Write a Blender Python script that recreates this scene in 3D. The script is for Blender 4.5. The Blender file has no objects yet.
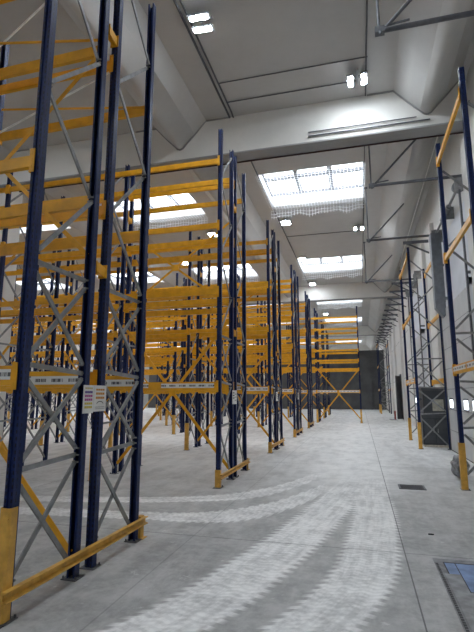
import bpy, math, random
from mathutils import Vector, Matrix
random.seed(7)
S = bpy.context.scene
COL = S.collection
R = math.radians

# ------------------------------------------------------------------ helpers
class MB:
    """Collects boxes, bars, tubes and prisms; build() links them as ONE mesh object."""
    def __init__(self): self.v = []; self.f = []; self.sm = []; self.mi = []; self.m = 0
    def _add(self, vs, fs, smooth=False):
        o = len(self.v); self.v += [tuple(p) for p in vs]
        for k in fs:
            self.f.append([i + o for i in k]); self.sm.append(smooth); self.mi.append(self.m)
    def box(self, x0, x1, y0, y1, z0, z1):
        vs = [(x, y, z) for x in (x0, x1) for y in (y0, y1) for z in (z0, z1)]
        self._add(vs, [(0,1,3,2),(4,6,7,5),(0,4,5,1),(2,3,7,6),(0,2,6,4),(1,5,7,3)]); return self
    def bar(self, p, q, w, t, side=(1,0,0)):
        p, q = Vector(p), Vector(q); d = (q - p).normalized(); s = Vector(side)
        s = (s - d * s.dot(d)).normalized(); u = d.cross(s)
        vs = []
        for c in (p, q):
            for a, b in ((-1,-1),(1,-1),(1,1),(-1,1)): vs.append(c + s*(a*t/2) + u*(b*w/2))
        self._add(vs, [(3,2,1,0),(4,5,6,7),(0,1,5,4),(1,2,6,5),(2,3,7,6),(3,0,4,7)]); return self
    def tube(self, p, q, r, n=8, r2=None):
        p, q = Vector(p), Vector(q); d = (q - p).normalized()
        s = Vector((1,0,0)) if abs(d.x) < .9 else Vector((0,1,0))
        s = (s - d*s.dot(d)).normalized(); u = d.cross(s); r2 = r if r2 is None else r2
        vs = [c + (s*math.cos(2*math.pi*i/n) + u*math.sin(2*math.pi*i/n))*rr for c, rr in ((p, r), (q, r2)) for i in range(n)]
        self._add(vs, [(i, (i+1) % n, n+(i+1) % n, n+i) for i in range(n)], True)
        self._add(vs[:n], [tuple(range(n))[::-1]]); self._add(vs[n:], [tuple(range(n))]); return self
    def path(self, pts, r, n=8):
        for a, b in zip(pts[:-1], pts[1:]): self.tube(a, b, r, n)
        return self
    def prism(self, prof, axis, a, b, smooth=()):
        """prof: closed 2D polygon (counter-clockwise); axis 'x': (y,z), 'y': (x,z), 'z': (x,y)"""
        def P(u, w, t): return {'x': (t,u,w), 'y': (u,t,w), 'z': (u,w,t)}[axis]
        n = len(prof); vs = [P(u, w, a) for u, w in prof] + [P(u, w, b) for u, w in prof]
        o = len(self.v); self.v += vs
        for i in range(n):
            j = (i+1) % n
            self.f.append([o+i, o+j, o+n+j, o+n+i]); self.sm.append(i in smooth); self.mi.append(self.m)
        for k in (list(range(n))[::-1], list(range(n, 2*n))):
            self.f.append([o+i for i in k]); self.sm.append(False); self.mi.append(self.m)
        return self
    def mesh(self, name, mats):
        me = bpy.data.meshes.new(name); me.from_pydata(self.v, [], self.f)
        for m in (mats if isinstance(mats, (list, tuple)) else [mats]): me.materials.append(m)
        me.polygons.foreach_set('use_smooth', self.sm); me.polygons.foreach_set('material_index', self.mi)
        import bmesh
        bm = bmesh.new(); bm.from_mesh(me); bmesh.ops.recalc_face_normals(bm, faces=bm.faces); bm.to_mesh(me); bm.free()
        me.update(); return me
    def build(self, name, mat, parent=None, loc=(0,0,0), rot=(0,0,0)):
        return link(name, self.mesh(name, mat), parent, loc, rot)

def link(name, me, parent=None, loc=(0,0,0), rot=(0,0,0)):
    o = bpy.data.objects.new(name, me); COL.objects.link(o)
    o.parent = parent; o.location = loc; o.rotation_euler = rot; return o
def tag(o, label, cat, group=None):
    o['label'] = label; o['category'] = cat
    if group: o['group'] = group
    return o
def thing(name, label, cat, loc=(0,0,0), rz=0, group=None):
    return tag(link(name, None, None, loc, (0,0,rz)), label, cat, group)
def struct(o):
    o['kind'] = 'structure'; return o

# ------------------------------------------------------------------ materials
def newmat(name):
    m = bpy.data.materials.new(name); m.use_nodes = True
    nt = m.node_tree; b = nt.nodes['Principled BSDF']; return m, nt, b
def N(nt, t, **k):
    n = nt.nodes.new(t)
    for a, v in k.items(): setattr(n, a, v)
    return n
def MATH(nt, op, a, b=None, c=None, clamp=False):
    n = nt.nodes.new('ShaderNodeMath'); n.operation = op; n.use_clamp = clamp
    for i, x in enumerate((a, b, c)):
        if x is None: continue
        if isinstance(x, (int, float)): n.inputs[i].default_value = x
        else: nt.links.new(x, n.inputs[i])
    return n.outputs[0]
def MIX(nt, fac, a, b, mode='MIX'):
    n = nt.nodes.new('ShaderNodeMix'); n.data_type = 'RGBA'; n.blend_type = mode
    for i, x in ((0, fac), (6, a), (7, b)):
        if isinstance(x, (int, float)): n.inputs[i].default_value = x
        elif isinstance(x, tuple): n.inputs[i].default_value = (*x, 1) if len(x) == 3 else x
        else: nt.links.new(x, n.inputs[i])
    return n.outputs[2]
def NOISE(nt, vec, scale, detail=4, rough=.55):
    n = nt.nodes.new('ShaderNodeTexNoise'); n.inputs['Scale'].default_value = scale
    n.inputs['Detail'].default_value = detail; n.inputs['Roughness'].default_value = rough
    if vec is not None: nt.links.new(vec, n.inputs['Vector'])
    return n.outputs['Fac']
def SMOOTH(nt, x, a, b, lo=0., hi=1.):
    n = nt.nodes.new('ShaderNodeMapRange'); n.interpolation_type = 'SMOOTHSTEP'
    nt.links.new(x, n.inputs[0])
    for i, v in enumerate((a, b, lo, hi)): n.inputs[i+1].default_value = v
    return n.outputs[0]
def simple(name, col, rough=.5, metal=0., noise=.12, scale=8., bump=0.):
    m, nt, b = newmat(name)
    tc = N(nt, 'ShaderNodeTexCoord'); f = NOISE(nt, tc.outputs['Object'], scale)
    c = MIX(nt, SMOOTH(nt, f, .3, .7), tuple(x*(1-noise) for x in col), tuple(min(1, x*(1+noise)) for x in col))
    nt.links.new(c, b.inputs['Base Color'])
    b.inputs['Roughness'].default_value = rough; b.inputs['Metallic'].default_value = metal
    if bump:
        bp = N(nt, 'ShaderNodeBump'); bp.inputs['Strength'].default_value = bump; bp.inputs['Distance'].default_value = .02
        nt.links.new(f, bp.inputs['Height']); nt.links.new(bp.outputs[0], b.inputs['Normal'])
    return m

NAVY = (.006, .016, .078)
YEL = (.74, .36, .012)
def perforated(name, col):
    """painted upright steel with two columns of slots on its face and one on each flank"""
    m, nt, b = newmat(name)
    tc = N(nt, 'ShaderNodeTexCoord'); sx = N(nt, 'ShaderNodeSeparateXYZ'); nt.links.new(tc.outputs['Object'], sx.inputs[0])
    x, y, z = sx.outputs
    ph = MATH(nt, 'FRACT', MATH(nt, 'MULTIPLY', z, 20.))
    zs = MATH(nt, 'LESS_THAN', MATH(nt, 'ABSOLUTE', MATH(nt, 'SUBTRACT', ph, .5)), .27)
    front = MATH(nt, 'LESS_THAN', y, -.0345)
    fx = MATH(nt, 'LESS_THAN', MATH(nt, 'ABSOLUTE', MATH(nt, 'SUBTRACT', MATH(nt, 'ABSOLUTE', x), .026)), .006)
    sy = MATH(nt, 'LESS_THAN', MATH(nt, 'ABSOLUTE', MATH(nt, 'ADD', y, .006)), .004)
    side = MATH(nt, 'MULTIPLY', MATH(nt, 'LESS_THAN', y, .02), sy)
    side = MATH(nt, 'MULTIPLY', side, MATH(nt, 'SUBTRACT', 1., front))
    hole = MATH(nt, 'MULTIPLY', zs, MATH(nt, 'MAXIMUM', MATH(nt, 'MULTIPLY', front, fx), side))
    f = NOISE(nt, tc.outputs['Object'], 14., 5, .65)
    c = MIX(nt, SMOOTH(nt, f, .3, .75), tuple(k*.8 for k in col), tuple(k*1.35 for k in col))
    c = MIX(nt, MATH(nt, 'MULTIPLY', SMOOTH(nt, f, .72, .76), .30), c, (.30, .31, .33))   # scuffed paint
    c = MIX(nt, hole, c, (.004, .004, .006))
    nt.links.new(c, b.inputs['Base Color']); b.inputs['Roughness'].default_value = .42; b.inputs['Specular IOR Level'].default_value = .3
    return m
M = {}
M['navy'] = perforated('navy_paint', NAVY)
M['yellow'] = simple('amber_paint', YEL, .38, noise=.13, scale=5)
M['guard'] = simple('worn_amber_paint', (.62, .345, .06), .45, noise=.2, scale=9)
M['galv'] = simple('galvanised_steel', (.25, .255, .26), .5, .25, .15, 12)
M['galvd'] = simple('grey_steel', (.115, .12, .135), .5, .2, .15, 10)
M['conduit'] = simple('dark_conduit', (.10, .10, .105), .5, .2)
M['duct'] = simple('blue_grey_sheet_steel', (.20, .215, .24), .4, .3, .12, 6)
M['black'] = simple('black_rubber', (.02, .02, .022), .6)
M['white_rod'] = simple('pale_steel_rod', (.85, .84, .80), .4)
M['lamp_body'] = simple('lamp_housing', (.32, .33, .35), .4, .3)
M['cab'] = simple('charcoal_sheet_steel', (.045, .051, .06), .5, noise=.15, scale=4)
M['cabl'] = simple('slate_sheet_steel', (.065, .072, .082), .5, noise=.15, scale=4)
M['paper'] = simple('paper', (.72, .72, .70), .7, noise=.05)
M['beige'] = simple('beige_card', (.42, .40, .33), .7, noise=.2, scale=15)
M['wood'] = simple('pale_pallet_wood', (.55, .50, .42), .7, noise=.2, scale=20)
M['bag'] = simple('dark_plastic_film', (.22, .225, .235), .3, noise=.5, scale=14, bump=.6)
M['win'] = None
M['door'] = simple('pale_grey_door_skin', (.56, .565, .565), .5, noise=.05, scale=3)
M['dwhite'] = simple('white_lining', (.68, .70, .74), .6, noise=.04, scale=2)
M['darkwall'] = simple('dark_grey_cladding', (.10, .103, .11), .7, noise=.2, scale=.8)
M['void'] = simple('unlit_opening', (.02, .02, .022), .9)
M['dkred'] = simple('dark_red_pipe_paint', (.05, .02, .02), .5)
M['red'] = simple('dull_red_paint', (.30, .05, .04), .5)

def concrete(name, col, amt=.14, scale=.6, rough=.75, bump=.05):
    m, nt, b = newmat(name)
    tc = N(nt, 'ShaderNodeTexCoord')
    a = NOISE(nt, tc.outputs['Object'], scale, 6, .6); c = NOISE(nt, tc.outputs['Object'], scale*9, 5, .6)
    k = MATH(nt, 'ADD', MATH(nt, 'MULTIPLY', a, .7), MATH(nt, 'MULTIPLY', c, .3))
    o = MIX(nt, SMOOTH(nt, k, .35, .65), tuple(x*(1-amt) for x in col), tuple(min(1, x*(1+amt)) for x in col))
    nt.links.new(o, b.inputs['Base Color']); b.inputs['Roughness'].default_value = rough
    bp = N(nt, 'ShaderNodeBump'); bp.inputs['Strength'].default_value = bump; bp.inputs['Distance'].default_value = .01
    nt.links.new(c, bp.inputs['Height']); nt.links.new(bp.outputs[0], b.inputs['Normal'])
    return m
M['ceil'] = concrete('painted_concrete_ceiling', (.50, .493, .48), .05, .35)
M['beamc'] = concrete('painted_concrete_beam', (.68, .67, .64), .05, .4)
M['dkgrey'] = concrete('darker_grey_concrete', (.30, .30, .295), .06, .4)
M['wall'] = concrete('pale_concrete_wall', (.72, .71, .685), .07, .3)
M['pit'] = simple('worn_dark_plate', (.20, .20, .205), .55, .2, .3, 9)
M['bluepl'] = simple('blue_painted_plate', (.16, .24, .42), .5, .0, .3, 6)

def emit(name, col, s):
    m, nt, b = newmat(name); b.inputs['Base Color'].default_value = (.8,.8,.8,1)
    b.inputs['Emission Color'].default_value = (*col, 1); b.inputs['Emission Strength'].default_value = s; return m
M['led'] = emit('lit_led_panel', (.86, .93, 1.), 150.)

def glazing():
    m, nt, b = newmat('skylight_polycarbonate')
    out = nt.nodes['Material Output']; tr = N(nt, 'ShaderNodeBsdfTransparent'); tr.inputs[0].default_value = (.96, .98, 1, 1)
    df = N(nt, 'ShaderNodeBsdfTranslucent'); df.inputs[0].default_value = (.9, .95, 1, 1)
    mx = N(nt, 'ShaderNodeMixShader'); mx.inputs[0].default_value = .25
    nt.links.new(tr.outputs[0], mx.inputs[1]); nt.links.new(df.outputs[0], mx.inputs[2]); nt.links.new(mx.outputs[0], out.inputs[0])
    return m
M['glaze'] = glazing()
def wpane():
    m, nt, b = newmat('frosted_door_pane')
    out = nt.nodes['Material Output']; tr = N(nt, 'ShaderNodeBsdfTransparent'); tr.inputs[0].default_value = (.95,.97,1,1)
    df = N(nt, 'ShaderNodeBsdfTranslucent'); df.inputs[0].default_value = (.9,.95,1,1)
    mx = N(nt, 'ShaderNodeMixShader'); mx.inputs[0].default_value = .85
    nt.links.new(tr.outputs[0], mx.inputs[1]); nt.links.new(df.outputs[0], mx.inputs[2]); nt.links.new(mx.outputs[0], out.inputs[0])
    return m
M['win'] = wpane()
def netting():
    """white cord net: a square mesh of cords with open holes"""
    m, nt, b = newmat('white_safety_net')
    out = nt.nodes['Material Output']; tc = N(nt, 'ShaderNodeTexCoord'); sx = N(nt, 'ShaderNodeSeparateXYZ')
    nt.links.new(tc.outputs['UV'], sx.inputs[0])
    def cord(s):
        p = MATH(nt, 'ABSOLUTE', MATH(nt, 'SUBTRACT', MATH(nt, 'FRACT', MATH(nt, 'MULTIPLY', s, 8.5)), .5))
        return MATH(nt, 'GREATER_THAN', p, .43)
    k = MATH(nt, 'MAXIMUM', cord(sx.outputs[0]), cord(sx.outputs[1]))
    tr = N(nt, 'ShaderNodeBsdfTransparent'); mx = N(nt, 'ShaderNodeMixShader'); ad = N(nt, 'ShaderNodeMixShader')
    df = N(nt, 'ShaderNodeBsdfDiffuse'); df.inputs[0].default_value = (.85,.87,.9,1)
    tl = N(nt, 'ShaderNodeBsdfTranslucent'); tl.inputs[0].default_value = (.85,.87,.9,1); ad.inputs[0].default_value = .5
    nt.links.new(df.outputs[0], ad.inputs[1]); nt.links.new(tl.outputs[0], ad.inputs[2])
    nt.links.new(k, mx.inputs[0]); nt.links.new(tr.outputs[0], mx.inputs[1]); nt.links.new(ad.outputs[0], mx.inputs[2])
    nt.links.new(mx.outputs[0], out.inputs[0]); return m
M['net'] = netting()
def labelmat():
    """white location strip with rows of small dark code blocks (object space, metres)"""
    m, nt, b = newmat('white_location_strip')
    tc = N(nt, 'ShaderNodeTexCoord'); sx = N(nt, 'ShaderNodeSeparateXYZ'); nt.links.new(tc.outputs['Object'], sx.inputs[0])
    u = MATH(nt, 'MULTIPLY', sx.outputs[0], 5.2); fu = MATH(nt, 'FRACT', u)
    inb = MATH(nt, 'MULTIPLY', MATH(nt, 'GREATER_THAN', fu, .16), MATH(nt, 'LESS_THAN', fu, .84))
    bars = MATH(nt, 'GREATER_THAN', NOISE(nt, MATH(nt, 'MULTIPLY', sx.outputs[0], 1.), 95., 0), .46)
    top = MATH(nt, 'LESS_THAN', MATH(nt, 'ABSOLUTE', sx.outputs[2]), .016)
    k = MATH(nt, 'MULTIPLY', MATH(nt, 'MULTIPLY', inb, bars), top)
    c = MIX(nt, k, (.72, .73, .72), (.10, .10, .11)); nt.links.new(c, b.inputs['Base Color']); b.inputs['Roughness'].default_value = .5
    return m
M['label'] = labelmat()

def floor_mat():
    m, nt, b = newmat('dusty_concrete_floor')
    geo = N(nt, 'ShaderNodeTexCoord'); sx = N(nt, 'ShaderNodeSeparateXYZ'); pos = geo.outputs['Object']
    nt.links.new(pos, sx.inputs[0]); x, y = sx.outputs[0], sx.outputs[1]
    big = NOISE(nt, pos, .35, 5, .6); mid = NOISE(nt, pos, 2.2, 6, .65); fine = NOISE(nt, pos, 11., 6, .7)
    mp = N(nt, 'ShaderNodeMapping'); mp.inputs['Scale'].default_value = (1.2, .35, 1); nt.links.new(pos, mp.inputs[0])
    strk = NOISE(nt, mp.outputs[0], 3.0, 6, .7)
    base = MIX(nt, SMOOTH(nt, MATH(nt, 'ADD', MATH(nt, 'MULTIPLY', mid, .6), MATH(nt, 'MULTIPLY', fine, .4)), .38, .62), (.215, .214, .21), (.375, .373, .366))
    base = MIX(nt, MATH(nt, 'MULTIPLY', SMOOTH(nt, strk, .48, .66), .38), base, (.48, .48, .47))
    dust = (.93, .928, .915)
    def fcurve(inp, lo, hi, pts, vlo, vhi):
        t = N(nt, 'ShaderNodeMapRange'); nt.links.new(inp, t.inputs[0]); t.inputs[1].default_value = lo; t.inputs[2].default_value = hi
        fc = N(nt, 'ShaderNodeFloatCurve'); cv = fc.mapping.curves[0]
        q = [((a-lo)/(hi-lo), (v-vlo)/(vhi-vlo)) for a, v in pts]
        cv.points[0].location = q[0]; cv.points[1].location = q[-1]
        for a in q[1:-1]: cv.points.new(*a)
        fc.mapping.update(); nt.links.new(t.outputs[0], fc.inputs['Value'])
        return MATH(nt, 'ADD', MATH(nt, 'MULTIPLY', fc.outputs[0], vhi - vlo), vlo)
    def track(dist, along, halfw, fade, strength):
        """dust printed by a tyre: solid core, chevron lugs at both edges, worn gaps"""
        ad = MATH(nt, 'ABSOLUTE', dist); u = MATH(nt, 'DIVIDE', ad, halfw)
        env = SMOOTH(nt, MATH(nt, 'ADD', u, MATH(nt, 'MULTIPLY', MATH(nt, 'SUBTRACT', fine, .5), .35)), .72, 1.05, 1., 0.)
        cmb = N(nt, 'ShaderNodeCombineXYZ'); nt.links.new(MATH(nt, 'MULTIPLY', dist, 16.), cmb.inputs[0]); nt.links.new(MATH(nt, 'MULTIPLY', along, 1.1), cmb.inputs[1])
        lines = NOISE(nt, cmb.outputs[0], 1., 4, .6)
        chev = MATH(nt, 'ABSOLUTE', MATH(nt, 'SUBTRACT', MATH(nt, 'FRACT', MATH(nt, 'MULTIPLY', u, 2.)), .5))
        ph2 = MATH(nt, 'FRACT', MATH(nt, 'ADD', MATH(nt, 'MULTIPLY', along, 8.5), MATH(nt, 'MULTIPLY', u, .8)))
        lug2 = SMOOTH(nt, MATH(nt, 'ABSOLUTE', MATH(nt, 'SUBTRACT', ph2, .5)), .18, .30)
        ph = MATH(nt, 'FRACT', MATH(nt, 'ADD', MATH(nt, 'MULTIPLY', along, 14.), MATH(nt, 'ADD', MATH(nt, 'MULTIPLY', chev, 1.1), MATH(nt, 'MULTIPLY', mid, 1.2))))
        lug = SMOOTH(nt, MATH(nt, 'ABSOLUTE', MATH(nt, 'SUBTRACT', ph, .5)), .12, .32)
        edge = MATH(nt, 'MULTIPLY', SMOOTH(nt, u, .66, .84), .9)
        pat = MIX(nt, edge, MATH(nt, 'ADD', .76, MATH(nt, 'MULTIPLY', lug, .17)), MATH(nt, 'ADD', .08, MATH(nt, 'MULTIPLY', lug2, .92)))
        wear = SMOOTH(nt, MATH(nt, 'ADD', MATH(nt, 'MULTIPLY', mid, .35), MATH(nt, 'ADD', MATH(nt, 'MULTIPLY', fine, .35), MATH(nt, 'MULTIPLY', lines, .30))), .38, .60, .45, 1.)
        return MATH(nt, 'MULTIPLY', MATH(nt, 'MULTIPLY', MATH(nt, 'MULTIPLY', env, pat), wear), MATH(nt, 'MULTIPLY', fade, strength))
    c1 = fcurve(y, 1, 17, [(1,-1.6),(3.3,-.50),(4,-.21),(4.7,-.03),(5.7,.06),(6.8,.11),(8.2,.12),(11,.22),(17,.1)], -2, 1)
    c2 = fcurve(y, 1, 17, [(1,-2.3),(3.2,-1.45),(3.75,-1.22),(4.5,-1.02),(5.4,-.80),(6.6,-.58),(7.9,-.36),(10.5,-.12),(17,-.15)], -3, 1)
    c3 = fcurve(x, -9, 0, [(-9,5.2),(-5,5.75),(-2.9,5.98),(-2.1,6.12),(-1.55,6.5),(-1,7.5),(-.6,8.9),(0,12.5)], 4, 13)
    c4 = fcurve(x, -9, 0, [(-9,6.1),(-5,6.5),(-3.3,6.85),(-2.5,7.15),(-1.8,7.65),(-1.16,8.95),(-.7,10.6),(0,13)], 4, 13)
    far = SMOOTH(nt, y, 9, 17, 1., 0.)
    t1 = track(MATH(nt, 'SUBTRACT', x, c1), y, .34, far, 1.0)
    t2 = track(MATH(nt, 'SUBTRACT', x, c2), y, .37, far, 1.0)
    lf = MATH(nt, 'MULTIPLY', SMOOTH(nt, x, -7, -3.2), SMOOTH(nt, x, -.9, -.2, 1., 0.))
    hw = SMOOTH(nt, x, -2.8, -.6, .23, .70)
    t3 = track(MATH(nt, 'SUBTRACT', y, c3), x, hw, lf, .95)
    t4 = track(MATH(nt, 'SUBTRACT', y, c4), x, hw, lf, .95)
    # general dusting that thickens along the traffic lane
    lane = MATH(nt, 'MULTIPLY', SMOOTH(nt, MATH(nt, 'ABSOLUTE', MATH(nt, 'ADD', x, .15)), .25, 2.3, 1., 0.), SMOOTH(nt, y, 6., 11.))
    lane = MATH(nt, 'MULTIPLY', lane, SMOOTH(nt, MATH(nt, 'ADD', MATH(nt, 'MULTIPLY', mid, .5), MATH(nt, 'MULTIPLY', strk, .5)), .3, .6, .55, .9))
    allv = MATH(nt, 'MULTIPLY', SMOOTH(nt, y, 5., 15., .12, .78), SMOOTH(nt, MATH(nt, 'ADD', MATH(nt, 'MULTIPLY', big, .4), MATH(nt, 'MULTIPLY', strk, .6)), .36, .60, .55, 1.))
    d = MATH(nt, 'MAXIMUM', MATH(nt, 'MAXIMUM', t1, t2), MATH(nt, 'MAXIMUM', t3, t4))
    d = MATH(nt, 'MAXIMUM', d, MATH(nt, 'MAXIMUM', lane, allv))
    smudge = MATH(nt, 'MULTIPLY', SMOOTH(nt, NOISE(nt, pos, 4.2, 7, .72), .58, .69), .38)
    d = MATH(nt, 'MAXIMUM', d, smudge)
    col = MIX(nt, d, base, dust)
    # saw-cut joints
    def joint(c, at, w): return MATH(nt, 'LESS_THAN', MATH(nt, 'ABSOLUTE', MATH(nt, 'SUBTRACT', c, at)), w)
    j = MATH(nt, 'MAXIMUM', joint(x, .37, .006), joint(y, 5.31, .006))
    for at in (-5.6, -11.6, -17.6): j = MATH(nt, 'MAXIMUM', j, joint(x, at, .006))
    for at in (-.7, 11.3, 17.3, 23.3): j = MATH(nt, 'MAXIMUM', j, joint(y, at, .006))
    j2 = MATH(nt, 'MULTIPLY', joint(x, -1.93, .008), .35)
    col = MIX(nt, MATH(nt, 'MULTIPLY', MATH(nt, 'MAXIMUM', j, j2), .8), col, (.07, .07, .07))
    nt.links.new(col, b.inputs['Base Color'])
    b.inputs['Roughness'].default_value = .55
    b.inputs['Specular IOR Level'].default_value = .4
    bp = N(nt, 'ShaderNodeBump'); bp.inputs['Strength'].default_value = .12; bp.inputs['Distance'].default_value = .01
    nt.links.new(fine, bp.inputs['Height']); nt.links.new(bp.outputs[0], b.inputs['Normal'])
    return m
M['floor'] = floor_mat()

# ------------------------------------------------------------------ setting
XR, XL, YB, YE = 2.75, -26.0, -12.0, 74.0
ZC = 9.0
fl = MB(); fl.box(XL-.3, XR+.3, YB-.3, YE+.3, -.2, 0.); struct(fl.build('floor', M['floor']))
BEAMS = (-9.0, 10.85, 30.85, 50.85, 70.85)
VC = [1.85 - 6.35*i for i in range(5)]
SKY = [4.2 - 10.2 + 10.2*i for i in range(8)]        # near edges of the skylights
SKY = [-5.9, 4.0, 14.3, 24.6, 34.8, 45.0, 55.2, 65.0]
SKL = 2.75

def wing_profile(vc):
    """bird-wing roof beam: two lips, two flanks and a rounded bottom"""
    zl, zb, t = ZC, 8.25, .10
    low = [(vc-1.37, zl), (vc-.74, zl), (vc-.42, zl-.36), (vc-.16, zb+.12), (vc-.08, zb+.03), (vc, zb), (vc+.08, zb+.03), (vc+.16, zb+.12), (vc+.42, zl-.36), (vc+.74, zl), (vc+1.40, zl)]
    low = [(min(a, XR+.02), b) for a, b in low]
    up = [(a, b + t + .02) for a, b in low[::-1]]
    return low + up
for vc in VC:
    for i in range(len(BEAMS)-1):
        mb = MB(); mb.prism(wing_profile(vc), 'y', BEAMS[i]+.5 if i else YB, BEAMS[i+1]-.02, smooth=(3,4,5,6,7))
        struct(mb.build('ceiling_wing', M['ceil']))
# flat bays between the wings, with the skylight openings left out
FLATS = [(VC[i+1]+1.40, VC[i]-1.37) for i in range(4)]
wn = 0
for k, (xa, xb) in enumerate(FLATS):
    ys = YB
    for s in [q for q in SKY if not (k and q == 4.0)] + [None]:
        ye = s if s is not None else YE
        mb = MB(); mb.box(xa-.06, xb+.06, ys, ye, ZC+.015, ZC+.16); struct(mb.build('ceiling_panel', M['ceil']))
        if s is not None:
            ys = s + SKL; wn += 1
            kerb = MB(); h = .55
            kerb.box(xa-.08, xa, s-.08, s+SKL+.08, ZC+.161, ZC+h); kerb.box(xb, xb+.08, s-.08, s+SKL+.08, ZC+.161, ZC+h)
            kerb.box(xa, xb, s-.08, s, ZC+.161, ZC+h); kerb.box(xa, xb, s+SKL, s+SKL+.08, ZC+.161, ZC+h)
            kb = struct(kerb.build('window_%d' % wn, M['dwhite']))
            g = MB(); g.box(xa-.08, xb+.08, s-.08, s+SKL+.08, ZC+h, ZC+h+.012); struct(g.build('pane', M['glaze'], kb))
            f = MB(); zz = ZC+h-.10
            for t in (1/3, 2/3):
                xc = xa + (xb-xa)*t; f.box(xc-.08, xc+.08, s+.05, s+SKL-.05, zz, ZC+h-.001)
            f.box(xa, xb, s+SKL*.5-.09, s+SKL*.5+.09, zz-.004, ZC+h-.001)
            for yy in (s, s+SKL-.05): f.box(xa, xb, yy, yy+.05, zz, ZC+h-.001)
            for xx in (xa, xb-.05): f.box(xx, xx+.05, s+.05, s+SKL-.05, zz, ZC+h-.001)
            struct(f.build('window_frame', M['galvd'], kb))
            pl = bpy.data.lights.new('skylight_portal', 'AREA'); pl.shape = 'RECTANGLE'; pl.size = xb-xa; pl.size_y = SKL
            pl.cycles.is_portal = True
            po = bpy.data.objects.new('skylight_portal', pl); COL.objects.link(po); po.location = ((xa+xb)/2, s+SKL/2, ZC+h+.03)

# main cross beams
for i, yb in enumerate(BEAMS):
    mb = MB()
    mb.box(XL, XR, yb, yb+.5, 7.97, 9.5); mb.m = 1; mb.box(XL, XR, yb-.002, yb+.502, 7.93, 7.97)  # bottom slab of the beam in a darker grey than its face
    struct(mb.build('beam', [M['beamc'], M['dkgrey']]))
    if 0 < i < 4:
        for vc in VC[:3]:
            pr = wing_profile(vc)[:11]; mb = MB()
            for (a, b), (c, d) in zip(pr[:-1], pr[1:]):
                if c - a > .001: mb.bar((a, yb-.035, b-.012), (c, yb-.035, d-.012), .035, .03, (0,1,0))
            struct(mb.build('gap_shadow_1', M['dkgrey']))  # dark strips standing in for the gap shadow along the wing outline
# columns
for xc, ycs in ((-10.35, (11.0, 31.0, 51.0)), (-22.0, (11.0, 31.0, 51.0))):
    for yc in ycs:
        mb = MB(); mb.prism([(xc-.25+.04, yc), (xc+.25-.04, yc), (xc+.25, yc+.04), (xc+.25, yc+.46), (xc+.21, yc+.5), (xc-.21, yc+.5), (xc-.25, yc+.46), (xc-.25, yc+.04)], 'z', 0, 7.93)
        struct(mb.build('column', M['wall']))
# walls
D1, D2, D3 = (11.45, 15.08), (20.2, 23.8), (33.3, 34.4)
def wall_right():
    mb = MB(); t0, t1 = XR, XR+.25
    ys = YB
    for (a, b), zt in ((D1, 4.15), (D2, 4.15), (D3, 2.9)):
        mb.box(t0, t1, ys, a, 0, 10); mb.box(t0, t1, a, b, zt, 10); ys = b
    mb.box(t0, t1, ys, YE, 0, 10)
    return struct(mb.build('wall_right', M['wall']))
wall_right()
mb = MB(); mb.box(XL-.25, XL, YB, YE, 0, 10); struct(mb.build('wall_left', M['wall']))
mb = MB(); mb.box(XL, XR, YB-.25, YB, 0, 10); struct(mb.build('wall_back', M['wall']))
mb = MB(); mb.box(XL, XR, YE, YE+.25, 0, 10); struct(mb.build('wall_front', M['wall']))
# dark partition at the far end of the hall, ribbed, with two shutter frames
mb = MB(); mb.box(XL, XR, 54.0, 54.2, 0, 6.6)
for i in range(20): mb.box(XL, XR, 53.97, 54.0, .3*i+.25, .3*i+.29)
for xx in (-6., -2.2, -.2, 1.2): mb.box(xx-.1, xx+.1, 53.85, 53.97, 0, 6.6)
struct(mb.build('wall_partition', M['darkwall']))
# pilasters of the right wall
for yc in (10.95, 16.6, 18.9, 25.2, 31.0, 36.5, 41.0, 46.0, 51.0):
    mb = MB(); mb.box(XR-.14, XR, yc, yc+.45, 0, 7.6); struct(mb.build('wall_pilaster', M['wall']))
# horizontal joint lines on the wall panels
for z in (2.62, 5.2):
    mb = MB(); mb.box(XR-.006, XR, 24, 50, z, z+.03); struct(mb.build('wall_joint', M['dkgrey']))

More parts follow.
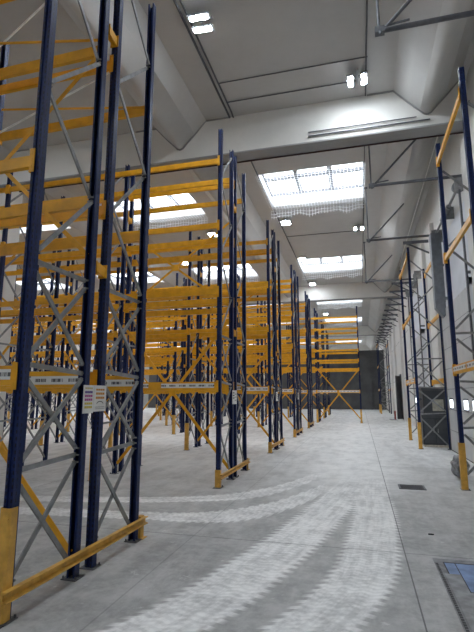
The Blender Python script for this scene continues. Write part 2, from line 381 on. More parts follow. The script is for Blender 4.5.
# dock doors
def dock_door(idx, y0, y1):
    d = MB(); xp = XR-.22; zt = 4.12; n = 7; hp = zt/n
    zw0, zw1 = 1.20, 1.50                                # window row in the third panel
    wy = sorted((w-.27, w+.27) for w in [y1-.55-.95*i for i in range(4)])
    d.box(xp, xp+.05, y0, y1, 0, zw0); d.box(xp, xp+.05, y0, y1, zw1, zt)
    ys = y0
    for a, b in wy: d.box(xp, xp+.05, ys, a, zw0, zw1); ys = b
    d.box(xp, xp+.05, ys, y1, zw0, zw1)
    seam = MB()
    for k in range(1, n): seam.box(xp-.002, xp, y0, y1, k*hp-.006, k*hp+.006)
    for k in range(n):
        z1 = (k+1)*hp
        for j in range(5):                               # small hinge plates
            yy = y0 + .25 + (y1-y0-.5)*j/4; d.box(xp-.012, xp, yy-.03, yy+.03, z1-.05, z1-.008)
    o = struct(d.build('door_%d' % idx, M['door']))
    struct(seam.build('panel_seam', M['galvd'], o))
    fr = MB(); pn = MB()
    for a, b in wy:
        for q in ((a-.005, a+.03, zw0, zw1), (b-.03, b+.005, zw0, zw1)): fr.box(xp-.006, xp+.055, *q)
        for q in ((a+.03, b-.03, zw0-.005, zw0+.03), (a+.03, b-.03, zw1-.03, zw1+.005)): fr.box(xp-.006, xp+.055, *q)
        pn.box(xp-.004, xp+.012, a+.03, b-.03, zw0+.03, zw1-.03)
    struct(fr.build('window_frame', M['black'], o)); struct(pn.build('pane', M['win'], o))
    sl = MB(); sl.box(xp-.01, xp+.06, y0, y1, 0, .02); struct(sl.build('bottom_seal', M['black'], o))
    for yy in (y0-.05, y1+.05):
        r = MB(); r.box(xp-.02, xp+.02, yy-.025, yy+.025, 0, 6.5); r.box(xp-.025, xp-.015, yy-.04, yy+.04, 0, 6.5)
        for z in (.6, 1.8, 3.0, 4.4, 5.6): r.box(xp+.02, XR, yy-.03, yy+.03, z, z+.06)
        struct(r.build('door_track', M['galvd'], o))
    jb = MB()
    for a, b in ((y0-.12, y0-.0005), (y1+.0005, y1+.12)): jb.box(xp+.021, XR, a, b, 0, 4.3)
    jb.box(xp+.021, XR, y0-.12, y1+.12, 4.13, 4.3)
    struct(jb.build('door_frame', M['dwhite'], o))
    sh = MB(); sh.tube((xp, y0-.1, 6.62), (xp, y1+.1, 6.62), .035, 10)
    for yy in (y0+.1, y1-.1): sh.tube((xp, yy-.05, 6.62), (xp, yy+.05, 6.62), .14, 16)
    sh.tube((xp, (y0+y1)/2-.5, 6.62), (xp, (y0+y1)/2+.5, 6.62), .07, 12)
    for yy in (y0-.05, (y0+y1)/2, y1+.05): sh.box(xp-.1, XR, yy-.02, yy+.02, 6.45, 6.8)
    struct(sh.build('spring_shaft', M['galv'], o))
    wl = MB(); wl.box(XR-.03, XR, y0-.12, y1+.12, 4.3, 6.4); struct(wl.build('upper_lining', M['dwhite'], o))
    return o
dock_door(1, *D1); dock_door(2, *D2)
# narrow service doorway, standing open
d3 = MB(); d3.box(XR-.06, XR+.26, D3[0]-.1, D3[0], 0, 3.0); d3.box(XR-.06, XR+.26, D3[1], D3[1]+.1, 0, 3.0); d3.box(XR-.06, XR+.26, D3[0], D3[1], 2.9, 3.0)
o3 = struct(d3.build('door_3', M['galvd']))
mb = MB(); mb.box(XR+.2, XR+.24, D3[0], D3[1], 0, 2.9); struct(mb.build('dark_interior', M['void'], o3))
mb = MB(); mb.bar((XR-.05, D3[0], 1.45), (XR-.42, D3[0]-.55, 1.45), 2.86, .04, (.8,-.55,0)); struct(mb.build('door_leaf', M['galvd'], o3))

# ------------------------------------------------------------------ pallet racking
FD, GAP = .82, .27
YS = (0., FD, FD+GAP, 2*FD+GAP)
def post_mesh(h):
    w, d, t = .040, .036, .005
    prof = [(-w,-d), (-.017,-d), (-.012,-d+.012), (.012,-d+.012), (.017,-d), (w,-d), (w,d), (w-.018,d), (w-.018,d-t), (w-t,d-t),
            (w-t,-d+t), (.02,-d+t), (.014,-d+.018), (-.014,-d+.018), (-.02,-d+t), (-w+t,-d+t), (-w+t,d-t), (-w+.018,d-t), (-w+.018,d), (-w,d)]
    mb = MB(); mb.prism(prof, 'z', .008, h); return mb.mesh('post', M['navy'])
def foot_mesh():
    mb = MB(); mb.box(-.075, .075, -.07, .07, 0, .008)
    for sx in (-1, 1): mb.tube((sx*.062, .052, .008), (sx*.062, .052, .03), .009, 6)
    return mb.mesh('foot_plate', M['galvd'])
def brace_segments(h, left=True):
    a, b = .05, FD-.05
    segs = [((a,.25),(b,1.0)), ((a,.92),(b,.12)), ((a,1.03),(b,1.06)), ((a,1.10),(b,1.75)), ((a,1.74),(b,1.12)),
            ((a,1.84),(b,1.80)), ((a,1.90),(b,2.62)), ((a,2.60),(b,1.88)), ((a,2.70),(b,2.70))]
    z = 2.78
    while z + .78 < h - .05:
        segs.append(((a, z), (b, z+.74)) if left else ((b, z), (a, z+.74))); z += .78; left = not left
    return segs
def lattice(h, left):
    mb = MB()
    for i, (p, q) in enumerate(brace_segments(h, left)):
        mb.bar((.012 if i % 2 else -.012, *p), (.012 if i % 2 else -.012, *q), .040, .018, (1,0,0))
    return mb.mesh('upright_frame', M['galv'])
def beam_mesh(L, conn, h):
    """stepped box beam running to -x, hooked to the post face at y=0"""
    prof = [(-.047,-h/2), (0,-h/2), (0,h/2), (-.027,h/2), (-.027,h/2-.026), (-.047,h/2-.026)]
    mb = MB(); mb.prism(prof, 'x', -L+.044, -.044)
    if conn:
        for s in (0, 1): conn_box(mb, -L if s else 0., s)
    return mb.mesh('beam', M['yellow'])
def conn_box(mb, x, s):
    a = (x, x+.048) if s else (x-.048, x)
    mb.box(a[0], a[1], -.056, -.048, -.11, .10)
    e = x+.0435 if s else x-.0435
    mb.box(min(e, e+(.006 if s else -.006)), max(e, e+(.006 if s else -.006)), -.048, .0, -.11, .10)
def connector_mesh(s):
    mb = MB(); conn_box(mb, 0., s)
    for z in (-.08, -.02, .04): mb.box(*( (.018, .032) if s else (-.032, -.018)), -.060, -.056, z, z+.03)
    return mb.mesh('end_connector', M['yellow'])
def strip_mesh(L, e=.040):
    mb = MB(); mb.box(-L/2, L/2, -.002, .0, -e, e); return mb.mesh('location_strip', M['label'])
def guard_mesh(h):
    w, d, t = .052, .060, .004
    mb = MB(); mb.prism([(-w,d-.02), (-w,-d+.012), (-w+.012,-d), (w-.012,-d), (w,-d+.012), (w,d-.02), (w-t,d-.02), (w-t,-d+.014), (w-.014,-d+t), (-w+.014,-d+t), (-w+t,-d+.014), (-w+t,d-.02)], 'z', .009, h)
    return mb.mesh('post_guard', M['guard'])
def spacer_mesh():
    y0, y1 = FD+.045, FD+GAP-.045
    mb = MB(); mb.box(-.02, .02, y0, y1, -.05, .05)
    for a, b in ((y0, y0+.006), (y1-.006, y1)): mb.box(-.05, .05, a, b, -.07, .07)
    mb.bar((.035, y0, .02), (.035, y1, -.02), .1, .006, (1,0,0))
    return mb.mesh('row_spacer', M['yellow'])
def xbrace_mesh(L, z0, z1):
    mb = MB(); wd = .062 if z0 < 1 else .045
    mb.bar((-.045, .006, z0), (-L+.045, .006, z1), wd, .010, (0,1,0)); mb.bar((-.05, -.006, z1), (-L+.05, -.006, z0), wd, .010, (0,1,0))
    mb.box(-L/2-.07, -L/2+.07, -.014, .014, (z0+z1)/2-.07, (z0+z1)/2+.07)
    return mb.mesh('cross_brace', M['yellow'])
GUARD, FOOT, SPACER = guard_mesh(.78), foot_mesh(), spacer_mesh()
CONN = (connector_mesh(0), connector_mesh(1)); STRIP = strip_mesh(1.04); STRIP_LONG = strip_mesh(1.16, .052)
CACHE = {}
def cached(key, fn):
    if key not in CACHE: CACHE[key] = fn()
    return CACHE[key]

def add_frame(root, x, y, h, guards, loose=False, flip=False):
    if loose:
        f = link('upright_frame', None, root, (x, y, 0))
        for i, (p, q) in enumerate(brace_segments(h, not flip)):
            s = .012 if i % 2 else -.012
            mb = MB(); mb.bar((s, *p), (s, *q), .040, .018, (1,0,0))
            for a in (p, q): mb.tube((-.03, a[0]+(.012 if a[0] < .4 else -.012), a[1]), (.03, a[0]+(.012 if a[0] < .4 else -.012), a[1]), .009, 6)
            mb.build('brace', M['galv'], f)
    else:
        f = link('upright_frame', cached(('lat', h, flip), lambda: lattice(h, not flip)), root, (x, y, 0))
    pm = cached(('post', h), lambda: post_mesh(h))
    for k, yy in enumerate((0., FD)):
        rz = math.pi if k else 0.
        link('post', pm, f, (0, yy, 0), (0,0,rz)); link('foot_plate', FOOT, f, (0, yy, 0), (0,0,rz))
        if guards[k]: link('post_guard', GUARD, f, (0, yy, 0), (0,0,rz))
    return f

def rack(label, x0, y0, nb, levels, h, L=2.5, rot=0., rows=2, near=False, xb=(), xb_planes=(1,), lab=(0,3), group=None, guard_end=False, cap=100, guards_all=False, xz=((.2, 3.05), (2.95, 5.2)), only=(0,1,2,3), strip=None):
    root = thing('pallet_rack', label, 'pallet rack', (x0, y0, 0), rot, group)
    for i in range(nb+1):
        for r in range(rows):
            g = (r == 0 and (guards_all or guard_end or i > 0), False)
            add_frame(root, -L*i, YS[2*r], h, g, loose=(near and i == 0), flip=(r == 1))
    n = 0; rest = MB(); bms = [cached(('beam', L, near, hh), lambda: beam_mesh(L, not near, hh)) for hh in (.155, .115)]
    faces = [(0, -1), (1, 1), (2, -1), (3, 1)][:2*rows]
    faces = [q for q in faces if q[0] in only]; strip = strip or STRIP
    for i in range(nb):
        for li, z in enumerate(levels):
            for fi, sgn in faces:
                x = -L*i
                if n >= cap:
                    yy = YS[fi] - sgn*.003
                    rest.box(x-L+.044, x-.044, min(yy, yy+sgn*.047), max(yy, yy+sgn*.047), z-.06, z+.06); continue
                yy = YS[fi] + sgn*.0005
                if sgn < 0: b = link('beam', bms[min(li, 1)], root, (x, yy, z))
                else: b = link('beam', bms[min(li, 1)], root, (x-L, yy, z), (0,0,math.pi))
                n += 1
                if near:
                    for s in (0, 1): link('end_connector', CONN[s], b, (-L if s else 0., 0, 0))
                if li == 0 and fi in lab:
                    for t in (.24, .76):
                        if sgn < 0: link('location_strip', strip, b, (-L*t, -.0485, .008))
                        else: link('location_strip', strip, b, (-L*t, .003, -.01), (0,0,math.pi))
    if rest.v:
        o = rest.build('far_beams', M['yellow'], root); o['kind'] = 'stuff'
    if rows == 2:
        for i in range(nb+1):
            for z in (2.86, h-1.28): link('row_spacer', SPACER, root, (-L*i, 0, z))
    for i in xb:
        for pl in xb_planes:
            for z0, z1 in xz:
                link('cross_brace', cached(('xb', L, z0, z1), lambda: xbrace_mesh(L, z0, z1)), root, (-L*i, YS[pl] + (.030 if pl == 1 else -.030)*0, 0))
    return root

X0 = -2.505
LA = (1.75, 3.55, 5.30); LB = (1.76, 3.52, 4.83, 6.17)
RA = rack('double-deep blue and yellow pallet rack nearest the camera, yellow barrier across its end', -2.555, 3.05, 2, LA, 6.85, L=2.43, rot=R(-1.1), near=True, xb=(0,), xb_planes=(1,), lab=(0,1,3), xz=((.2, 2.62), (2.98, 5.22)))
# thin yellow ties and pale rods at the top of the nearest rack
for p, q in (((-.05, 1.9, 2.32+3.0), (-2.38, 1.9, 5.72)), ((-.05, .82, 5.42), (-2.38, .82, 5.9))):
    mb = MB(); mb.bar(p, q, .028, .010, (0,1,0)); mb.build('flat_tie', M['yellow'], RA)
for p, q in (((-.06, 1.09, 5.24), (-2.38, 1.09, 4.45)), ((-.5, 1.09, 6.78), (-2.38, 1.09, 5.45))):
    mb = MB(); mb.tube(p, q, .012, 6); o = mb.build('tie_rod', M['white_rod'], RA); o['label'] = 'pale steel rod'
RB = rack('double-deep rack second from the camera, tall blue uprights ending before the first cross beam', -2.48, 8.05, 5, LB, 6.85, near=True, xb=(0, 2, 4), xz=((.2, 3.1), (3.4, 5.2)))
names = ['third rack from the camera, its top below the first skylight net', 'fourth rack from the camera along the left side of the aisle', 'fifth rack from the camera, just before the rack that juts out',
         'rack that juts one bay further into the aisle, yellow beams on blue uprights', 'rack behind the jutting one, mostly hidden by its yellow beams', 'rearmost rack of the left rows, in front of the dark partition']
for k, nm in enumerate(names):
    y0 = 13.05 + 5.0*k - (.2 if k == 3 else 0)
    jut = (k == 3)
    rack(nm, 0.0 if jut else X0, y0, (6, 8, 8, 7, 7, 7)[k], (1.80, 3.10, 3.62, 4.22, 4.85, 5.50, 6.20) if jut else LB, 6.85, only=(0, 3) if jut else (0, 1, 2, 3), strip=STRIP_LONG, xb=(0, 2, 4) if k < 4 else (0, 3), xb_planes=(1, 2) if jut else (1,), guard_end=(k >= 3), xz=((.2, 3.1),) if jut else ((.2, 3.1), (3.4, 5.2)))
# wall racks on the right
LR = (2.04, 4.11, 6.04)
rack('single rack on the right wall nearest the camera, blue post with worn yellow guard', 1.67, 6.78, 1, LR, 6.42, L=2.17, rot=R(-90), rows=1, near=True, lab=(0,), guards_all=True)
rack('single wall rack around the charcoal machine cabinet', 1.69, 15.15, 1, LR, 6.3, L=2.85, rot=R(-90), rows=1, near=True, lab=(0,), guards_all=True)
rack('distant single wall rack at the dark far end of the right wall', 1.69, 42.0, 1, LR, 6.3, L=2.85, rot=R(-90), rows=1, lab=(0,), guards_all=True)

# end barriers
def barrier(x0, y0, tall, label):
    root = thing('end_barrier', label, 'rack barrier', (x0, y0, 0), R(-1.1) if tall else 0, 'yellow rack end barriers')
    z0, z1 = (.150, .228)
    xr = .052
    mb = MB(); c = [(xr, z0), (xr+.045, z0), (xr+.045, z0+.008), (xr+.012, z0+.020), (xr+.012, z1-.020), (xr+.045, z1-.008), (xr+.045, z1), (xr, z1)]
    mb.prism(c, 'y', -.09, 2*FD+GAP+.16); mb.build('rail', M['guard'], root)
    hh = .78 if tall else .30
    mb = MB(); w, t = .050, .004; yb = -.062
    mb.prism([(-w, .015), (-w, yb+.012), (-w+.012, yb), (w-.012, yb), (w, yb+.012), (w, .015), (w-t, .015), (w-t, yb+.014), (w-.014, yb+t), (-w+.014, yb+t), (-w+t, yb+.014), (-w+t, .015)], 'z', .008, hh)
    if not tall: mb.box(-w+t, w-t, yb+t, -.045, hh-.01, hh)
    for z in (.06, hh-.08): mb.tube((.03, yb-.006, z), (.03, yb, z), .012, 8)
    mb.build('corner_guard', M['guard'], root)
    mb = MB(); mb.box(-.07, .07, -.12, -.073, 0, .008); mb.build('foot_plate', M['galvd'], root)
    ye = 2*FD+GAP+.10
    mb = MB(); mb.box(.0, xr-.001, ye-.03, ye+.05, .008, .24); mb.box(-.03, .085, ye-.04, ye+.07, 0, .008); mb.build('end_post', M['guard'], root)
for k, (nm) in enumerate(('long low yellow barrier with tall corner guard, across the end of the nearest rack', 'low yellow barrier with short corner box at the end of the second rack',
            'low yellow barrier at the end of the third rack from the camera', 'small yellow barrier at the end of the fourth rack', 'tiny yellow barrier at the end of the fifth rack')):
    barrier((-2.555, -2.48, X0, X0, X0)[k], 3.05 + 5*k, k == 0, nm)

# load notices hung on the rack ends
def cell_block(mb, y, z, w, h): mb.box(.0045, .0055, y, y+w, z, z+h)
def notice_A():
    root = thing('load_chart', 'white load chart with purple, pink, yellow and orange tables on the nearest rack end', 'notice', (-2.555+.063, 3.05+.75, 1.43), R(-1.1))
    mb = MB(); mb.box(0, .0035, 0, .17, 0, .262); mb.box(0, .0035, .175, .385, .012, .262); mb.build('sheet', M['paper'], root)
    cols = {'purple': (.10, .06, .26), 'pink': (.42, .08, .28), 'yellow': (.60, .46, .06), 'orange': (.58, .26, .06), 'ochre': (.55, .45, .2), 'ink': (.06, .06, .07)}
    mats = {k: simple(k + '_print', v, .7, noise=.05) for k, v in cols.items()}
    def table(n, y, w, rows_):
        o = MB()
        for z, h in rows_:
            for j in range(4): o.box(.0036, .0048, y + w*j/4, y + w*(j+1)/4 - .005, z, z+h)
        o.build(n + '_table', mats[n], root)
    table('purple', .025, .125, [(.185, .022)])
    table('pink', .025, .125, [(.150, .022), (.115, .022)])
    table('yellow', .025, .125, [(.080, .020), (.045, .022)]); table('ochre', .025, .125, [(.225, .016)])
    table('orange', .205, .150, [(.212, .018), (.172, .022), (.132, .022)])
    o = MB()
    for i in range(8):
        a0, a1 = math.pi*i/8, math.pi*(i+1)/8
        o.bar((.0042, .28+.055*math.cos(a0), .085+.022*math.sin(a0)), (.0042, .28+.055*math.cos(a1), .085+.022*math.sin(a1)), .007, .0012, (1,0,0))
    o.box(.0036, .0048, .20, .36, .052, .056); o.box(.0036, .0048, .20, .36, .036, .039)
    o.build('arch_mark', mats['ink'], root)
    return mats
PM = notice_A()
for k, nm in enumerate(('small white notice on the second rack end', 'small white notice on the third rack end', 'tiny white notice on the fourth rack end')):
    root = thing('load_notice', nm, 'notice', ((-2.48, X0, X0)[k]+.050, 8.05+5*k+.72, 1.42), 0, 'white notices on the rack ends')
    mb = MB(); mb.box(0, .0035, 0, .33, 0, .27); mb.build('sheet', M['paper'], root)
    mb = MB()
    for z in (.21, .16, .11): mb.box(.0036, .0048, .03, .15, z, z+.02)
    for z in (.19, .13, .07): mb.box(.0036, .0048, .18, .30, z, z+.012)
    mb.build('printed_table', PM['ink'], root)

# ------------------------------------------------------------------ floor items
dr = thing('floor_drain', 'dark rectangular drain grate in the floor beside the aisle joint', 'drain', (.80, 8.92, 0))
mb = MB()
for a in ((-.22, .22, -.2, -.17), (-.22, .22, .17, .2), (-.22, -.19, -.17, .17), (.19, .22, -.17, .17)): mb.box(*a, .0005, .012)
mb.build('frame', M['galvd'], dr)
mb = MB(); mb.box(-.19, .19, -.17, .17, .0003, .003); mb.build('sump', M['void'], dr)
mb = MB()
for i in range(11): mb.box(-.19, .19, -.165+.031*i, -.150+.031*i, .003, .010)
mb.build('grate', M['conduit'], dr)

# loading plate let into the floor
pt = thing('dock_plate', 'blue and dark steel plate let into the floor at the lower right', 'floor plate', (.62, 5.22, 0))
mb = MB(); mb.box(0, 2.0, -2.6, 0, .0004, .003); mb.build('surround', M['pit'], pt)
mb = MB()
for i in range(62): mb.box(.012, .032, -.16-.04*i, -.135-.04*i, .003, .005)
mb.box(.010, .013, -2.6, -.12, .003, .0045)
mb.build('toothed_edge', M['black'], pt)
mb = MB(); mb.box(.09, .185, -.40, -.11, .003, .006); mb.box(.185, 2.0, -.78, -.11, .003, .006); mb.box(.235, 2.0, -1.3, -.78, .003, .006); mb.build('blue_plate', M['bluepl'], pt)
mb = MB(); mb.box(.05, .235, -2.6, -.78, .003, .005); mb.box(.05, .185, -.78, -.40, .003, .005); mb.build('grey_strip', simple('scratched_grey_plate', (.27, .27, .275), .5, .3, .25, 9), pt)
mb = MB(); mb.box(.08, 2.0, -.118, -.100, .003, .007); mb.box(.08, .09, -.40, -.118, .003, .007); mb.box(.180, .188, -.80, -.118, .006, .0075); mb.box(.188, .24, -.80, -.79, .006, .0075); mb.box(.232, .240, -1.3, -.80, .006, .0075)
mb.build('gap_line', M['black'], pt)

# charcoal machine cabinet inside the second wall rack
cb = thing('machine_cabinet', 'charcoal two-tier machine cabinet standing inside the wall rack', 'cabinet', (1.85, 15.75, 0))
mb = MB(); mb.box(.02, .72, .02, .98, 0, .07)
for x in (.05, .34, .63): mb.box(x, x+.08, 0, 1.0, .0, .07)
mb.build('pallet_base', M['wood'], cb)
mb = MB(); mb.box(0, .76, 0, 1.0, .07, .88); mb.build('lower_body', M['cab'], cb)
mb = MB(); mb.box(.06, .76, .04, 1.0, .98, 1.74); mb.build('upper_body', M['cab'], cb)
mb = MB(); mb.box(-.02, .78, -.02, 1.0, .88, .98); mb.build('waist_band', M['cabl'], cb)
mb = MB(); mb.box(.03, .78, .0, 1.02, 1.74, 1.84); mb.build('lid', M['cabl'], cb)
for a in (.05, .40):
    mb = MB(); mb.box(a, a+.31, -.015, 0, .12, .84); d = mb.build('door', M['cabl'], cb)
    mb = MB(); mb.box(a+.26 if a < .2 else a+.03, a+.28 if a < .2 else a+.05, -.04, -.015, .44, .56); mb.build('handle', M['galv'], d)
mb = MB(); mb.box(.33, .66, .030, .038, 1.10, 1.46); o = mb.build('notice_panel', M['beige'], cb)
mb = MB(); mb.path([(-.03, .2, .98), (-.05, .2, 1.35), (.0, .2, 1.5), (.05, .2, 1.45)], .03, 8); mb.build('hose', M['galvd'], cb)

# bundle of dark plastic film behind the right post
import bmesh
bg = thing('plastic_bundle', 'crumpled dark grey plastic bundle on the floor behind the right rack post', 'bag', (1.82, 10.1, 0))
bm_ = bmesh.new(); bmesh.ops.create_icosphere(bm_, subdivisions=4, radius=1.)
rr = random.Random(3); ph = [rr.uniform(0, 6.28) for _ in range(9)]
for v in bm_.verts:
    p = v.co.copy(); k = 1 + .10*math.sin(5*p.x+ph[0])*math.sin(6*p.y+ph[1]) + .08*math.sin(9*p.z+4*p.x+ph[2]) + .05*math.sin(15*p.y+ph[3]+6*p.z)
    v.co = Vector((p.x*.16*k, p.y*.18*k, max(.22 + p.z*.225*k*(1-.12*abs(p.x)), .002)))
me = bpy.data.meshes.new('film'); bm_.to_mesh(me); bm_.free(); me.materials.append(M['bag']); me.polygons.foreach_set('use_smooth', [True]*len(me.polygons))
link('film', me, bg)
mb = MB(); mb.tube((.02, 0, .42), (.05, .02, .50), .02, 8, .055); mb.build('tied_neck', M['bag'], bg)

# low stop frame by the service doorway
st = thing('stop_frame', 'low bent steel stop frame by the open doorway of the right wall', 'barrier', (2.15, 31.9, 0))
mb = MB(); mb.path([(0,0,.02), (0,0,.55), (.0,.9,.55), (0,.9,.02)], .03, 8); mb.build('hoop', M['red'], st)
mb = MB(); mb.box(-.35, .1, -.06, .06, 0, .02); mb.box(-.35, .1, .84, .96, 0, .02); mb.build('foot_bar', M['galvd'], st)
# dark clod on the floor
mb = MB(); mb.prism([(-.03,-.012), (.02,-.018), (.035,.0), (.01,.018), (-.025,.012)], 'z', .0005, .012)
tag(mb.build('floor_scrap', M['black'], None, (.72, 6.05, 0)), 'tiny dark scrap lying on the floor right of the aisle joint', 'scrap')

# ------------------------------------------------------------------ roof fittings
def lamp(x, y, rz, label):
    root = thing('ceiling_lamp', label, 'lamp', (x, y, 8.80), rz, 'twin led lamps on the ceiling')
    mb = MB(); mb.box(-.24, .24, -.03, .03, .10, .13)
    for s in (-1, 1): mb.box(-.22, .22, s*.16-.075, s*.16+.075, .012, .05); mb.box(-.02, .02, s*.16-.03, s*.16+.03, .05, .10)
    mb.box(-.03, .03, -.19, .19, .10, .13); mb.tube((0,0,.13), (0,0,.215), .015, 8)
    mb.build('housing', M['lamp_body'], root)
    for s in (-1, 1):
        mb = MB(); mb.box(-.17, .17, s*.145-.045, s*.145+.045, .0, .012); mb.build('led_panel', M['led'], root)
lamp(-2.72, 7.45, R(4), 'lit twin lamp at the top of the photo, above the nearest racks')
lamp(.25, 9.95, R(88), 'lit twin lamp in front of the first cross beam, right of centre')
lamp(-2.75, 18.4, 0, 'twin lamp just behind the first skylight, near the rack tops')
lamp(.25, 19.9, R(90), 'twin lamp behind the first skylight on the aisle side')
lamp(-2.72, 23.9, 0, 'twin lamp just in front of the second skylight')
lamp(-2.75, 29.7, 0, 'twin lamp just behind the second skylight')
lamp(-2.72, 41.5, 0, 'small distant twin lamp above the jutting rack')
for (x, y) in ((-9.1, 8.0), (-6.2, 19.0), (-9.1, 23.0), (-9.1, 33.0)):
    lamp(x, y, 0, {8.0: 'twin lamp over the left bays before the first cross beam', 19.0: 'twin lamp over the left bays behind the first left skylight', 23.0: 'twin lamp over the left bays before the second left skylight', 33.0: 'most distant twin lamp over the left bays'}[y])

def conduit(name, pts, r, label, mat='conduit'):
    mb = MB(); mb.path(pts, r, 6); return tag(mb.build(name, M[mat]), label, 'conduit')
xa, xb = FLATS[0]
conduit('ceiling_conduit_or_seam', [(xa+.02, -5, ZC-.03), (xa+.02, 10.80, ZC-.03)], .028, 'outer dark conduit of the pair along the ceiling edge above the racks', 'galvd')
conduit('ceiling_conduit_or_seam', [(xa+.13, -5, ZC-.03), (xa+.13, 10.6, ZC-.03), (xa+.13, 10.78, ZC-.06)], .022, 'inner dark conduit of the pair along the ceiling edge above the racks', 'galvd')
conduit('ceiling_conduit_or_seam', [(xa+.05, 11.4, ZC-.03), (xa+.05, 30.8, ZC-.03)], .028, 'dark conduit along the ceiling edge beyond the first cross beam')
conduit('ceiling_conduit_or_seam', [(xa+.13, 9.43, ZC-.02), (xb, 9.43, ZC-.02)], .014, 'thin dark strip on the panel seam straight across the ceiling, nearer the camera')  # tube added to draw the seam between two ceiling panels
conduit('ceiling_conduit_or_seam', [(xa+.13, 10.18, ZC-.02), (.25, 10.18, ZC-.02)], .014, 'thin conduit feeding the lamp before the first cross beam')
conduit('ceiling_conduit_or_seam', [(xb-.03, -3, ZC-.02), (xb-.03, 10.80, ZC-.02)], .018, 'thin conduit along the right ceiling edge before the first cross beam')
conduit('ceiling_conduit_or_seam', [(xb-.03, 11.4, ZC-.02), (xb-.03, 30.8, ZC-.02)], .018, 'thin conduit along the right ceiling edge beyond the first cross beam')
conduit('ceiling_conduit_or_seam', [(xa+.05, 20.6, ZC-.02), (xb, 20.6, ZC-.02)], .016, 'thin dark strip on a panel seam across the ceiling between the two skylights')  # another panel seam drawn as a thin added tube
conduit('sprinkler_pipe', [(XL, 11.3, 7.909), (XR, 11.3, 7.909)], .02, 'thin dark red pipe running along behind the first cross beam', 'dkred')
conduit('beam_conduit', [(-1.0, 10.815, 8.10), (1.9, 10.815, 8.10)], .018, 'lower thin conduit on the face of the first cross beam', 'galvd')
conduit('beam_conduit', [(-1.0, 10.815, 8.21), (1.6, 10.815, 8.21)], .014, 'upper thin conduit on the face of the first cross beam', 'galvd')
conduit('roof_cable', [(2.37, 11.4, 8.62), (2.37, 26, 8.62)], .016, 'pale cable running under the roof wing along the right wall', 'white_rod')
# tie frames of grey pipe between ceiling and right wall
for k, (y, nm) in enumerate(((6.4, 'grey pipe tie frame at the top right corner of the photo'), (11.75, 'grey pipe tie frame just beyond the first cross beam'),
                             (16.2, 'grey pipe tie frame beside the far edge of the first skylight'), (22.4, 'grey pipe tie frame just before the second skylight'))):
    root = thing('pipe_frame', nm, 'pipe frame', (.51, y, 0), 0, 'grey pipe tie frames on the right')
    mb = MB(); mb.tube((0, 0, 7.0), (0, 0, 8.995), .022, 8); mb.box(-.06, .06, -.06, .06, 8.97, 8.995); mb.build('hanger', M['galvd'], root)
    mb = MB(); mb.tube((-.05, 0, 7.0), (2.235, 0, 7.0), .04, 10); mb.box(-.06, .08, -.05, .05, 6.95, 7.05); mb.tube((.02, -.05, 6.90), (.02, -.05, 6.95), .03, 8); mb.box(2.22, 2.239, -.09, .09, 6.91, 7.09); mb.build('cross_pipe', M['galvd'], root)
    mb = MB(); mb.tube((.10, 0, 7.04), (1.26, 0, 8.245), .028, 8); mb.tube((.10, 0, 7.07), (.44, .0, 7.10), .018, 8); mb.build('diagonal', M['galvd'], root)
# steel duct and brackets above the dock door
du = thing('door_duct', 'tall grey steel duct hanging on the right wall above the dock door edge', 'duct', (2.27, 14.35, 0))
mb = MB(); mb.prism([(0, 0), (.29, 0), (.29, .30), (.0, .30)], 'z', 4.15, 6.45); mb.prism([(.02, -.01), (.06, -.01), (.06, 0), (.02, 0)], 'z', 4.15, 6.45); mb.build('casing', M['duct'], du)
mb = MB(); mb.prism([(0.0, 4.15), (.29, 4.15), (.29, 3.95), (.22, 3.85)], 'y', 0, .30); mb.build('end_cap', M['duct'], du)
for z in (4.4, 6.2): mb = MB(); mb.box(.28, .45, .1, .2, z, z+.08); mb.build('wall_bracket', M['galv'], du)
for k in range(16):
    y = 21.5 + 1.9*k if k else 17.0
    o = MB(); o.box(1.75, XR, y, y+.06, 7.02, 7.12); o.bar((1.85, y+.03, 7.05), (XR, y+.03, 6.55), .05, .05, (0,1,0))
    lab = 'steel cantilever bracket in the row along the top of the right wall'
    tag(o.build('wall_bracket', M['galvd']), lab, 'bracket', 'steel brackets along the right wall')

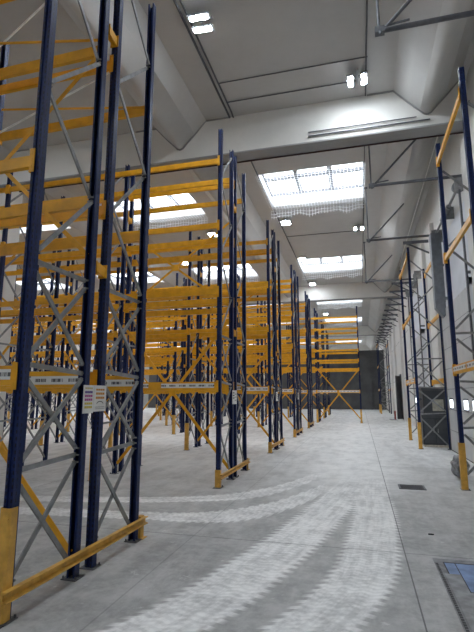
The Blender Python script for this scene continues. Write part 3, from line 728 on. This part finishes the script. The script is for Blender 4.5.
# safety nets under the skylights
def net(x0, x1, y0, y1, label):
    nx, ny = 48, 30; vs, fs, uv = [], [], []
    drop = .34
    for j in range(ny+1):
        for i in range(nx+1):
            u, v = i/nx, j/ny
            if v < .8:
                t = v/.8; x = x0+(x1-x0)*u; y = y0+(y1-y0)*t
                z = ZC - .05 - .10*math.sin(math.pi*u)*math.sin(math.pi*min(t, .9)) - .05*t
            else:
                t = (v-.8)/.2; x = x0+(x1-x0)*u
                wave = .05*math.sin(u*17) + .035*math.sin(u*31+1)
                y = y1 + .02*math.sin(u*40)*t; z = ZC - .10 - t*(drop + wave)
            vs.append((x, y, z)); uv.append(((x1-x0)*u, (y1-y0)*min(v/.8, 1) + max(0, (v-.8)/.2)*drop))
    for j in range(ny):
        for i in range(nx): a = j*(nx+1)+i; fs.append((a, a+1, a+nx+2, a+nx+1))
    me = bpy.data.meshes.new('safety_net'); me.from_pydata(vs, [], fs)
    ul = me.uv_layers.new(name='cords')
    for lp in me.loops: ul.data[lp.index].uv = uv[lp.vertex_index]
    me.polygons.foreach_set('use_smooth', [True]*len(fs)); me.materials.append(M['net'])
    tag(link('safety_net', me), label, 'safety net', 'white nets under the skylights')
ords = {14.3: ('first', 0), 24.6: ('second', 0), 34.8: ('third', 0), 45.0: ('fourth', 0)}
for s, (od, _) in ords.items(): net(FLATS[0][0]-.05, FLATS[0][1]-.03, s-.05, s+SKL+.12, 'white cord net sagging under the %s skylight above the aisle' % od)
for s, od in ((14.3, 'first'), (24.6, 'second')): net(FLATS[1][0]-.05, FLATS[1][1]+.02, s-.05, s+SKL+.12, 'white cord net under the %s skylight above the left rack bays' % od)

# ------------------------------------------------------------------ light, sky, camera
w = bpy.data.worlds.new('overcast_sky'); S.world = w; w.use_nodes = True
nt = w.node_tree; bgn = nt.nodes['Background']
tc = N(nt, 'ShaderNodeTexCoord'); nz = NOISE(nt, tc.outputs['Generated'], 2.0, 3)
cc = MIX(nt, SMOOTH(nt, nz, .3, .7), (.94, .97, 1.0), (1.0, 1.0, 1.0)); nt.links.new(cc, bgn.inputs[0]); bgn.inputs[1].default_value = 4.8

cam = bpy.data.cameras.new('camera'); co = bpy.data.objects.new('camera', cam); COL.objects.link(co)
cam.sensor_fit = 'HORIZONTAL'; cam.sensor_width = 36.0; cam.lens = 457.0/474.0*36.0
cam.clip_start = .05; cam.clip_end = 300
co.location = (0, 0, 1.6)
co.rotation_euler = (R(90+9.8), 0, R(14.9))
S.camera = co
vs = S.view_settings; vs.view_transform = 'Standard'; vs.look = 'None'; vs.gamma = 1.0; vs.use_curve_mapping = False; vs.exposure = 0.82
S.cycles.use_denoising = True
S.cycles.max_bounces = 10; S.cycles.diffuse_bounces = 6; S.cycles.transparent_max_bounces = 16
S.cycles.sample_clamp_indirect = 6.0
